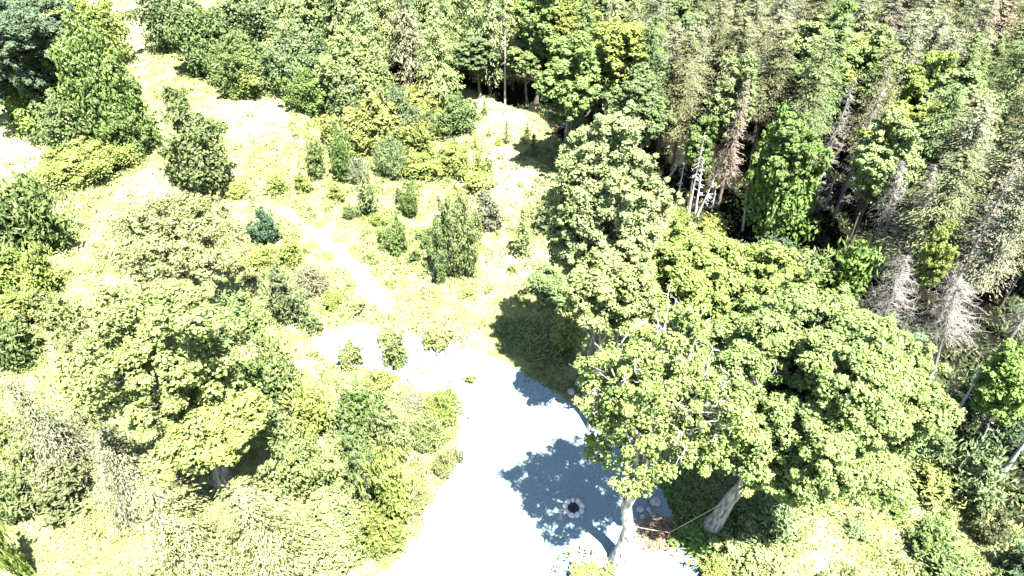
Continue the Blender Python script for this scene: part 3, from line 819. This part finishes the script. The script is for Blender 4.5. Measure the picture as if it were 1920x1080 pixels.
# ================================================================== CONIFERS OF THE CLEARING
def needle_tree(bbox, H, col, label, seed, name='spruce', cat='spruce', base=None, **kw):
    x, y, z, r, rv = solve(bbox, H=H)
    tr, cr = conifer(seed, r, H, **kw)
    return tree_from((tr, cr), x, y, (1, 1, 1), label, cat, name, LG[col] if isinstance(col, str) else col, rz=0)
big_tree("dark_conifer", "huge dark blue green conifer in the top left corner", "conifer", (-90, -40, 148, 222), None, 31, (.058, .082, .046),
         zc=8, trunk=.3, nlobe=30, clump=.5, per=70, L=.3, W=.16, dens=.8, lsize=(.13, .27), relief=.55, gap=.3, inner=1)
needle_tree((-70, 660, 140, 820), 8, 'grey', "drooping grey green spruce over black shade at the left margin", 32, whorl=.4, nb=8, spray=.22, sw=.06, droop=.55, per=80, prof=.5, hang=.7, ragged=.6)
needle_tree((135, 770, 310, 950), 7.5, 'grey', "grey green feathery spruce beside the bleached snag", 33, whorl=.36, nb=9, spray=.2, sw=.055, droop=.45, per=85, prof=.5, hang=.5)
needle_tree((190, 855, 440, 1110), 9.5, 'straw', "large pale drooping spruce on the bottom edge, seen from above", 34, whorl=.4, nb=10, spray=.22, sw=.06, droop=.4, per=95, prof=.5, hang=.3, ragged=.65)
needle_tree((360, 858, 590, 1100), 9, 'straw', "large pale drooping spruce beside the thicket on the bottom edge", 35, whorl=.4, nb=10, spray=.22, sw=.06, droop=.4, per=95, prof=.5, hang=.3, ragged=.65)

def snag(base, top, label, seed, R=.8, name='dead_spruce', cat='dead tree', mat=None, **kw):
    """dead trunk from a point on the land to where its tip shows"""
    b = P(*base)
    lo, hi = .5, 30.
    for _ in range(40):
        m = (lo + hi) / 2
        if proj(b[0], b[1], m)[1] > top[1]: lo = m
        else: hi = m
    H = lo; t = P(top[0], top[1], H)
    tr, br = dead_spruce(seed, R, H, mat=mat, top=(t[0] - b[0], t[1] - b[1]), **kw)
    return tree_from((tr, br), b[0], b[1], (1, 1, 1), label, cat, name, None or (1, 1, 1), rz=0, second='dead_branches')

# ================================================================== THE FOREST
LEAFY = []; NEED = []; DEADV = []; DROOP = []
for i in range(4):
    t, c, _, _ = broadleaf(200 + i, 2.2, 4.2, 9.6, nlobe=18, clump=.42, per=55, L=.24, W=.18, trunk_r=.17, dens=.9, lsize=(.24, .38), relief=.3)
    LEAFY.append((t, c))
    NEED.append(conifer(220 + i, 1.8, 14, whorl=.34, nb=9, spray=.2, sw=.05, droop=.2, bare=.3, per=62, prof=.42, trunk_r=.15, hang=.3, ragged=.5))
for i in range(3):
    DEADV.append(dead_spruce(240 + i, 1.25, 14, n=230, twigs=8, bare=.12, droop=.45, thick=.009, prof=.7, mat=M_WISPY))
    DROOP.append(conifer(250 + i, 2.2, 13, whorl=.62, nb=7, spray=.28, sw=.10, droop=.35, bare=.12, per=70, prof=.5, trunk_r=.18, hang=.8, ragged=.4))
FB = []      # base points of forest trees
LM = []      # (short name, pixel) of the forest trees one can point at
KIND = {'leafy': (LEAFY, 2.2, 14, 'tree', 'broadleaf_tree'), 'needle': (NEED, 1.8, 14, 'spruce', 'spruce'),
        'dead': (DEADV, 1.25, 14, 'dead spruce', 'dead_spruce'), 'droop': (DROOP, 2.2, 13, 'conifer', 'drooping_conifer')}
def put_forest(kind, x, y, r, H, col, label, group=None):
    vs, R0, H0, cat, nm = KIND[kind]
    FB.append((x, y))
    pr = vs[rngC.randrange(len(vs))]
    ln = (rngC.gauss(0, .025), rngC.gauss(0, .025))
    return tree_from(pr, x, y, (r / R0, r / R0, H / H0), label, cat, nm, jit(LG[col], .12), group=group,
                     second='dead_branches' if kind == 'dead' else 'crown', lean=ln)
def ft(kind, bbox, H, col, label, short=None):
    x, y, z, r, rv = solve(bbox, H=H)
    if short: LM.append((short, ((bbox[0] + bbox[2]) / 2, (bbox[1] + bbox[3]) / 2)))
    return put_forest(kind, x, y, r, H, col, label)

# drooping conifers along the top
ft('droop', (632, -40, 725, 125), 11, 'pale', "drooping pale conifer at the end of the tall hedge", "first drooping conifer")
ft('droop', (712, -50, 800, 120), 12, 'grey', "drooping grey green conifer over a black gap, second from the hedge", "second drooping conifer")
ft('droop', (775, 0, 868, 165), 11, 'pale', "drooping conifer with pale hanging sprays nearest the golden bushes")
ft('droop', (790, -90, 900, 60), 13, 'mid', "tall drooping conifer cut by the top edge behind the pale hanging one")
ft('leafy', (855, 60, 938, 165), 7, 'mid', "low green tree in shade beside the bare white trunk", "low shaded tree")
ft('droop', (870, -60, 960, 90), 13, 'pale', "pale drooping conifer directly behind the bare white trunk", "conifer behind the white trunk")
ft('leafy', (952, 58, 1024, 200), 8, 'green', "slim leafy tree just beyond the bare white trunk", "slim leafy tree")
ft('leafy', (960, -50, 1060, 70), 13, 'green', "round dark green tree at the top edge above the slim leafy one", "round dark green tree")
ft('leafy', (1008, 62, 1138, 225), 13, 'green', "large green tree beside a black gap at the forest edge", "large gap side tree")
ft('leafy', (1090, 5, 1235, 180), 14, 'lime', "broad lime green tree crown above two large green trees", "broad lime green crown")
ft('leafy', (1135, 125, 1262, 280), 12, 'mid', "large mid green tree directly behind the tall pale tree", "tree behind the tall pale tree")
S((1395, 245, 1532, 450), 'vivid', "bright vivid green leafy tree at the forest edge beside a dark gap", cat='tree', name='broadleaf_tree')
LM.append(("vivid green edge tree", (1462, 348))); FB.append(tuple(P(1462, 430)[:2]))
ft('leafy', (1330, 95, 1425, 200), 13, 'pale', "pale green leafy tree behind the reddish dead spruce", "yellow green tree behind the reddish spruce")
ft('leafy', (1288, 205, 1348, 290), 9, 'green', "small leafy tree among the thin white snags", "small tree among the snags")
ft('leafy', (1440, 195, 1540, 290), 12, 'green', "fresh green crown behind the vivid green edge tree", "crown behind the vivid tree")
ft('leafy', (1585, 40, 1690, 145), 13, 'green', "deep green leafy tree high in the forest", "deep green leafy tree")
ft('leafy', (1700, 70, 1790, 160), 13, 'lime', "lime green leafy tree high in the forest among brown spruces", "lime green forest tree")
ft('leafy', (1790, 150, 1890, 290), 12, 'blue', "blue green leafy tree among brown spruces near the right edge", "blue green forest tree")
ft('leafy', (1640, 185, 1720, 270), 12, 'yellow', "yellow green tree between two pale wispy dead spruces", "tree between wispy spruces")
ft('leafy', (1745, 400, 1800, 520), 10, 'yellow', "small yellow green tree just beyond the two white dead spruces", "tree beyond the white spruces")
ft('leafy', (1835, 640, 1950, 800), 9, 'vivid', "dark vivid green tree over black shade at the right edge", "vivid tree at the edge")
ft('leafy', (1530, -10, 1610, 80), 13, 'green', "bright green tree at the top edge of the forest", "bright tree at the top")
ft('leafy', (1240, -30, 1330, 60), 13, 'mid', "mid green tree at the top edge beyond the lime green crown", "mid green top tree")
ft('needle', (1245, 60, 1340, 210), 13, 'olive', "olive spruce between the lime green crown and the yellow green tree", "olive edge spruce")
# bleached dead spruces and snags
ft('dead', (1530, 148, 1600, 330), 13, 'grey', "pale wispy dead spruce with pointed tip in the middle of the forest", "wispy pointed dead spruce")
ft('dead', (1612, 130, 1672, 250), 13, 'grey', "smaller wispy dead spruce behind the pointed one", "smaller wispy dead spruce")
snag((1640, 520), (1692, 300), "bleached white dead spruce, the one nearer the meadow of the bright pair", 65, R=1.7, n=330, twigs=9, bare=.1, droop=.35, thick=.0085, mat=M_WISPY, prof=.6)
snag((1700, 520), (1752, 310), "bleached white dead spruce, the outer one of the bright pair", 66, R=1.6, n=330, twigs=9, bare=.1, droop=.35, thick=.0085, mat=M_WISPY, prof=.6)
LM.append(("bright dead pair", (1690, 400))); FB.append(tuple(P(1640, 520)[:2])); FB.append(tuple(P(1700, 520)[:2]))
ft('dead', (1895, 170, 1960, 280), 13, 'grey', "pale dead spruce cut by the right edge")
snag((1345, 392), (1402, 150), "reddish brown dead spruce with a white lower trunk at the forest edge", 61, R=1.2, mat=M_DEADRED, n=360, twigs=8, bare=.25, thick=.022, droop=.5)
snag((1747, 705), (1800, 520), "white dead tree with a bare stem and a broad fan of twigs", 62, R=2.4, n=210, twigs=10, bare=.45, droop=.1, thick=.010, mat=M_WISPY, prof=.5, tr=.13)
snag((1640, 640), (1700, 480), "tangled white dead tree beside the great round crown's far side", 63, R=1.8, n=260, twigs=9, bare=.2, droop=.2, thick=.010, mat=M_WISPY, prof=.5)
SHORT = ["tall white trunk", "thinner bare trunk", "short crossed snag", "leaning white snag", "tallest white snag", "standing white snag", "short slanting snag", "slender grey snag", "broken stump stem",
         "grey dead stem", "pale slanting stem", "second pale stem", "long leaning stem", "short leaning stem", "dim thin stem", "thick leaning trunk"]
for base, top, lb, R, n in (((947, 196), (947, 8), "tall bare white trunk standing straight at the forest edge", .25, 14),
                            ((938, 150), (937, 30), "thinner bare trunk just behind the tall white one", .25, 10),
                            ((1059, 268), (1066, 205), "short dead snag with crossed bare branches beside a black gap", .9, 26),
                            ((1246, 345), (1303, 262), "thin white snag leaning over, outermost of the snag cluster", .4, 30),
                            ((1290, 402), (1322, 250), "tallest thin white snag of the snag cluster", .5, 40),
                            ((1303, 404), (1318, 300), "thin white snag standing against the tallest snag", .4, 30),
                            ((1306, 408), (1340, 335), "short slanting white snag at the foot of the cluster", .4, 24),
                            ((1268, 385), (1285, 300), "slender grey snag between the leaning and the tallest snag", .4, 20),
                            ((1334, 402), (1342, 352), "broken white stump stem between snag cluster and reddish spruce", .25, 10),
                            ((1393, 432), (1408, 300), "grey dead stem beside the vivid green edge tree", .3, 14),
                            ((1522, 400), (1548, 300), "pale slanting stem behind the vivid green edge tree", .3, 14),
                            ((1545, 395), (1570, 320), "second pale stem in the dark slot behind the vivid green tree", .3, 14),
                            ((1776, 804), (1850, 680), "long pale leaning stem over the black forest floor", .4, 16),
                            ((1822, 868), (1862, 780), "short pale leaning stem below the long one", .3, 10),
                            ((1838, 862), (1872, 800), "dim thin stem beside the short leaning one", .25, 8),
                            ((1870, 898), (1945, 800), "thick pale leaning trunk at the right edge over dark bushes", .4, 8)):
    snag(base, top, lb, 300 + int(base[0]), R=R, n=n, twigs=3, bare=.3, droop=.25, thick=.022, tr=.2 if 'thick' in lb else .11, name='snag', cat='snag', prof=.4)
    LM.append((SHORT.pop(0), ((base[0] + top[0]) / 2, (base[1] + top[1]) / 2)))
    FB.append(tuple(P(*base)[:2]))

# the rest of the forest
GAPS = [land(p) for p in ([(985, 120), (1030, 120), (1070, 290), (990, 230)], [(1235, 270), (1400, 290), (1545, 440), (1650, 575), (1745, 715), (1740, 830), (1600, 660), (1420, 480), (1280, 430)],
                          [(1700, 650), (1960, 650), (2100, 1150), (1880, 1000), (1740, 830)])]
TONE = {'olive': 'olive', 'grey': 'grey green', 'brown': 'brownish', 'mid': 'mid green', 'yellow': 'yellow green', 'green': 'fresh green', 'blue': 'blue green', 'pale': 'pale'}
rf = random.Random(77)
seen_labels = {}
cands = []
for _ in range(14000):
    x = rf.uniform(-50, 85); y = rf.uniform(24, 104)
    cands.append((x, y))
fx = np.array([c[0] for c in cands]); fy = np.array([c[1] for c in cands])
okf = in_poly(fx, fy, FOREST) & ~in_poly(fx, fy, LANE) & ~np.any([in_poly(fx, fy, g) for g in GAPS], 0)
HEDGE = land([(250, -60), (640, -60), (640, 130), (700, 220), (400, 200), (250, 100)])
okf &= ~in_poly(fx, fy, HEDGE)
n_fill = 0
for (x, y), ok in zip(cands, okf):
    if not ok: continue
    if any((x - a) ** 2 + (y - b) ** 2 < 2.5 ** 2 for a, b in FB): continue
    k = rf.choices(['needle', 'leafy', 'dead', 'droop'], [.74, .20, .04, .02])[0]
    px0, py0, _ = proj(x, y, 0)
    if px0 < 1180 and k == 'needle': k = 'droop'
    if k == 'droop' and px0 > 1200: k = 'needle'
    H = {'needle': rf.uniform(11.5, 15), 'leafy': rf.uniform(9.5, 13), 'dead': rf.uniform(11, 14.5), 'droop': rf.uniform(10, 13)}[k]
    r = {'needle': rf.uniform(1.8, 2.6), 'leafy': rf.uniform(1.8, 2.7), 'dead': rf.uniform(1.0, 1.5), 'droop': rf.uniform(1.8, 2.4)}[k]
    cx, cy, _ = proj(x, y, H * .62); tx, ty, _ = proj(x, y, H)
    if cx < -40 or cx > 2040 or cy < -110 or ty > 1060: continue
    col = {'needle': rf.choice(['olive', 'olive', 'brown', 'grey', 'grey', 'mid']), 'leafy': rf.choice(['yellow', 'green', 'mid', 'pale', 'olive']), 'dead': 'grey', 'droop': rf.choice(['pale', 'mid'])}[k]
    best = min(LM, key=lambda l: (l[1][0] - cx) ** 2 + (l[1][1] - cy) ** 2)
    ddx, ddy = cx - best[1][0], cy - best[1][1]
    where = ('behind' if ddy < 0 else 'in front of') if abs(ddy) > abs(ddx) else ('on the outer side of' if ddx > 0 else 'on the meadow side of')
    far = '' if math.hypot(ddx, ddy) < 95 else 'some way '
    nmk = {'needle': 'spruce', 'leafy': 'leafy tree', 'dead': 'dead spruce', 'droop': 'drooping conifer'}[k]
    size = ('narrow' if r < {'needle': 2.1, 'leafy': 2.1, 'dead': 1.2, 'droop': 2.0}[k] else 'broad') if k != 'dead' else 'bleached'
    tone = TONE[col] if k != 'dead' else 'grey'
    lab = f"{size} {tone} {nmk} {far}{where} the {best[0].replace('the ', '').strip()}"
    w = lab.split()
    o = put_forest(k, x, y, r, H, col, ' '.join(w[:16]))
    seen_labels.setdefault(o['label'], []).append((tx, ty, o))
    n_fill += 1
for lb, os_ in seen_labels.items():
    if len(os_) < 2: continue
    os_.sort(key=lambda q: q[1])
    words = ['highest', 'second highest', 'third highest', 'fourth highest', 'fifth highest', 'sixth highest', 'seventh highest', 'eighth highest', 'ninth highest', 'tenth highest', 'eleventh highest'] 
    for i, (_, _, o) in enumerate(os_):
        wd = words[min(i, 10)] if i < len(os_) - 1 else 'lowest'
        o['label'] = ' '.join((wd + ' ' + lb).split()[:16])


# ================================================================== SMALL THINGS ON THE GRAVEL
def blob(seed, a, b, c, res=3, mat=None):
    import bmesh
    bm = bmesh.new(); bmesh.ops.create_icosphere(bm, subdivisions=res, radius=1)
    r = np.random.default_rng(seed); ds = nrm(r.normal(0, 1, (9, 3))); k = r.uniform(.72, .95, 9)
    for v in bm.verts:
        p = np.array(v.co)
        for d, kk in zip(ds, k):                     # chip flat faces off the ball
            e = p @ d - kk
            if e > 0: p = p - d * e * .9
        p = p + r.normal(0, .012, 3)
        v.co = (p[0] * a, p[1] * b, p[2] * c)
    me = bpy.data.meshes.new("stone"); bm.to_mesh(me); bm.free(); me.materials.append(mat or M_STONE)
    return me
fp = P(1075, 954)
gz = lambda p: float(gh(p[0], p[1])) + .03
fire = tagp(empty("fire_pit", (fp[0], fp[1], gz(fp))), "ring of pale stones round black ashes on the shaded gravel", "fire pit")
for i in range(9):
    a = 6.283 * i / 9 + .2
    o = link("stone", blob(400 + i, .19 + .06 * math.sin(i * 2.3), .16 + .03 * math.sin(i * 3.1), .14 + .04 * math.cos(i * 1.7), mat=M_RING), fire)
    o.location = (.47 * math.cos(a), .47 * math.sin(a), .07); o.rotation_euler = (0, 0, a + math.pi / 2 + .3 * math.sin(i * 5))
ra = np.random.default_rng(9); th = np.linspace(0, 6.283, 28, endpoint=False)
V = [(0, 0, .05)]; F = []
for j, rr in enumerate((.14, .27, .38)):
    for t in th: V.append((rr * math.cos(t), rr * math.sin(t), (.06, .045, .01)[j] + ra.normal(0, .008)))
n = len(th)
F4 = [(1 + j * n + i, 1 + (j + 1) * n + i, 1 + (j + 1) * n + (i + 1) % n, 1 + j * n + (i + 1) % n) for j in range(2) for i in range(n)]
F4 += [(0, 1 + i, 1 + (i + 1) % n, 1 + (i + 2) % n) for i in range(0, n, 2)]
link("ash_bed", mesh_np("ash_bed", V, F4, M_ASH), fire)
A = Acc()
for i in range(4):
    a = i * 1.7 + .4; A.add(*tube([(.22 * math.cos(a), .22 * math.sin(a), .09), (0.02 * i, 0, .14), (-.2 * math.cos(a + .3), -.2 * math.sin(a + .3), .08)], [.03, .032, .025], 6))
V, F = A.get(); link("charred_log", mesh_np("charred_log", V, F, M_ASH), fire)

for i, (px, py, a, b, c, lb) in enumerate(((1228, 944, .42, .36, .35, "largest pale boulder beside the old tree's trunk, sunlit on top"),
                                           (1214, 932, .26, .34, .28, "narrow grey boulder touching the old tree's trunk"),
                                           (1216, 957, .20, .18, .17, "small pale stone between the boulder and the rope"),
                                           (1200, 956, .30, .26, .2, "dark grey boulder in the shade under the old tree"),
                                           (1222, 968, .34, .15, .12, "flat slab like stone lying just above the rope"),
                                           (1204, 970, .2, .2, .15, "low stone at the rope's end by the old tree"),
                                           (1222, 1002, .32, .28, .22, "pale stone in the dappled brush pile"),
                                           (1206, 996, .24, .2, .16, "small stone on the trunk side of the brush pile"),
                                           (1238, 1022, .28, .24, .18, "rounded stone at the lower end of the brush pile"),
                                           (1071, 737, .34, .30, .26, "stone half under the old tree's crown, next to the upper gravel shade"),
                                           (1082, 722, .2, .2, .16, "smaller stone beside the one under the old tree's crown"))):
    p = P(px, py)
    a, b, c = a * .8, b * .8, c * .8
    o = link("boulder", blob(430 + i, a, b, c)); o.location = (p[0], p[1], gz(p) + c * .45); o.rotation_euler = (.1, .1, i * 1.3)
    tagp(o, lb, "stone")
# brush pile of dead leaves and sticks
rb = np.random.default_rng(55); A = Acc(); bp_ = P(1238, 1004)
nL = 1500
pp = np.stack([rb.normal(0, .62, nL), rb.normal(0, .5, nL)], 1); hz = .42 * np.exp(-(pp ** 2).sum(1) / .6) * rb.uniform(.3, 1, nL)
V1, F1 = leaf_quads(np.concatenate([pp, hz[:, None] + .03], 1), nrm(rb.normal(0, .6, (nL, 3)) + [0, 0, 1]), .17, .11, rb)
pile = tagp(empty("brush_pile", (bp_[0], bp_[1], gz(bp_))), "low pile of brown leaves and sticks below the rope post", "brush pile")
link("dead_leaves", mesh_np("dead_leaves", V1, F1, M_LITTER), pile)
for i in range(26):
    c = np.array([rb.normal(0, .4), rb.normal(0, .35), .2]); d = nrm(np.array([rb.normal(), rb.normal(), rb.normal(0, .25)])) * rb.uniform(.3, .8)
    A.add(*tube(branch_curve(c - d, c + d, rb, wob=.04, n=4), [.03, .026, .02, .012], 5))
V, F = A.get(); link("sticks", mesh_np("sticks", V, F, M_BROWN), pile)
# rope from trunk to post to trunk
def at_px(tp, py):
    q = [proj(*p)[1] for p in tp]
    for i in range(len(tp) - 1):
        if (q[i] - py) * (q[i + 1] - py) <= 0:
            f = (q[i] - py) / (q[i] - q[i + 1]); return tp[i] + (tp[i + 1] - tp[i]) * f
    return tp[1]
ps = P(1251, 1014); post_top = np.array([ps[0], ps[1], .85])
A = Acc(); A.add(*tube([(0, 0, -.2), (.01, 0, .4), (0, 0, .9)], [.045, .042, .038], 8)); V, F = A.get()
o = link("post", mesh_np("post", V, F, M_STAKE)); o.location = (ps[0], ps[1], gz(ps)); tagp(o, "short wooden post holding the rope above the brush pile", "post")
A = Acc()
for a in (at_px(TPA, 984), at_px(TPB, 932)):
    t = np.linspace(0, 1, 8)[:, None]; q = a + (post_top - a) * t; q[:, 2] -= .06 * np.sin(np.pi * t[:, 0]); A.add(*tube(q, np.full(8, .017), 6))
V, F = A.get(); o = link("rope", mesh_np("rope", V, F, M_ROPE)); tagp(o, "pale rope strung from the old tree over a post to the grey trunk", "rope")
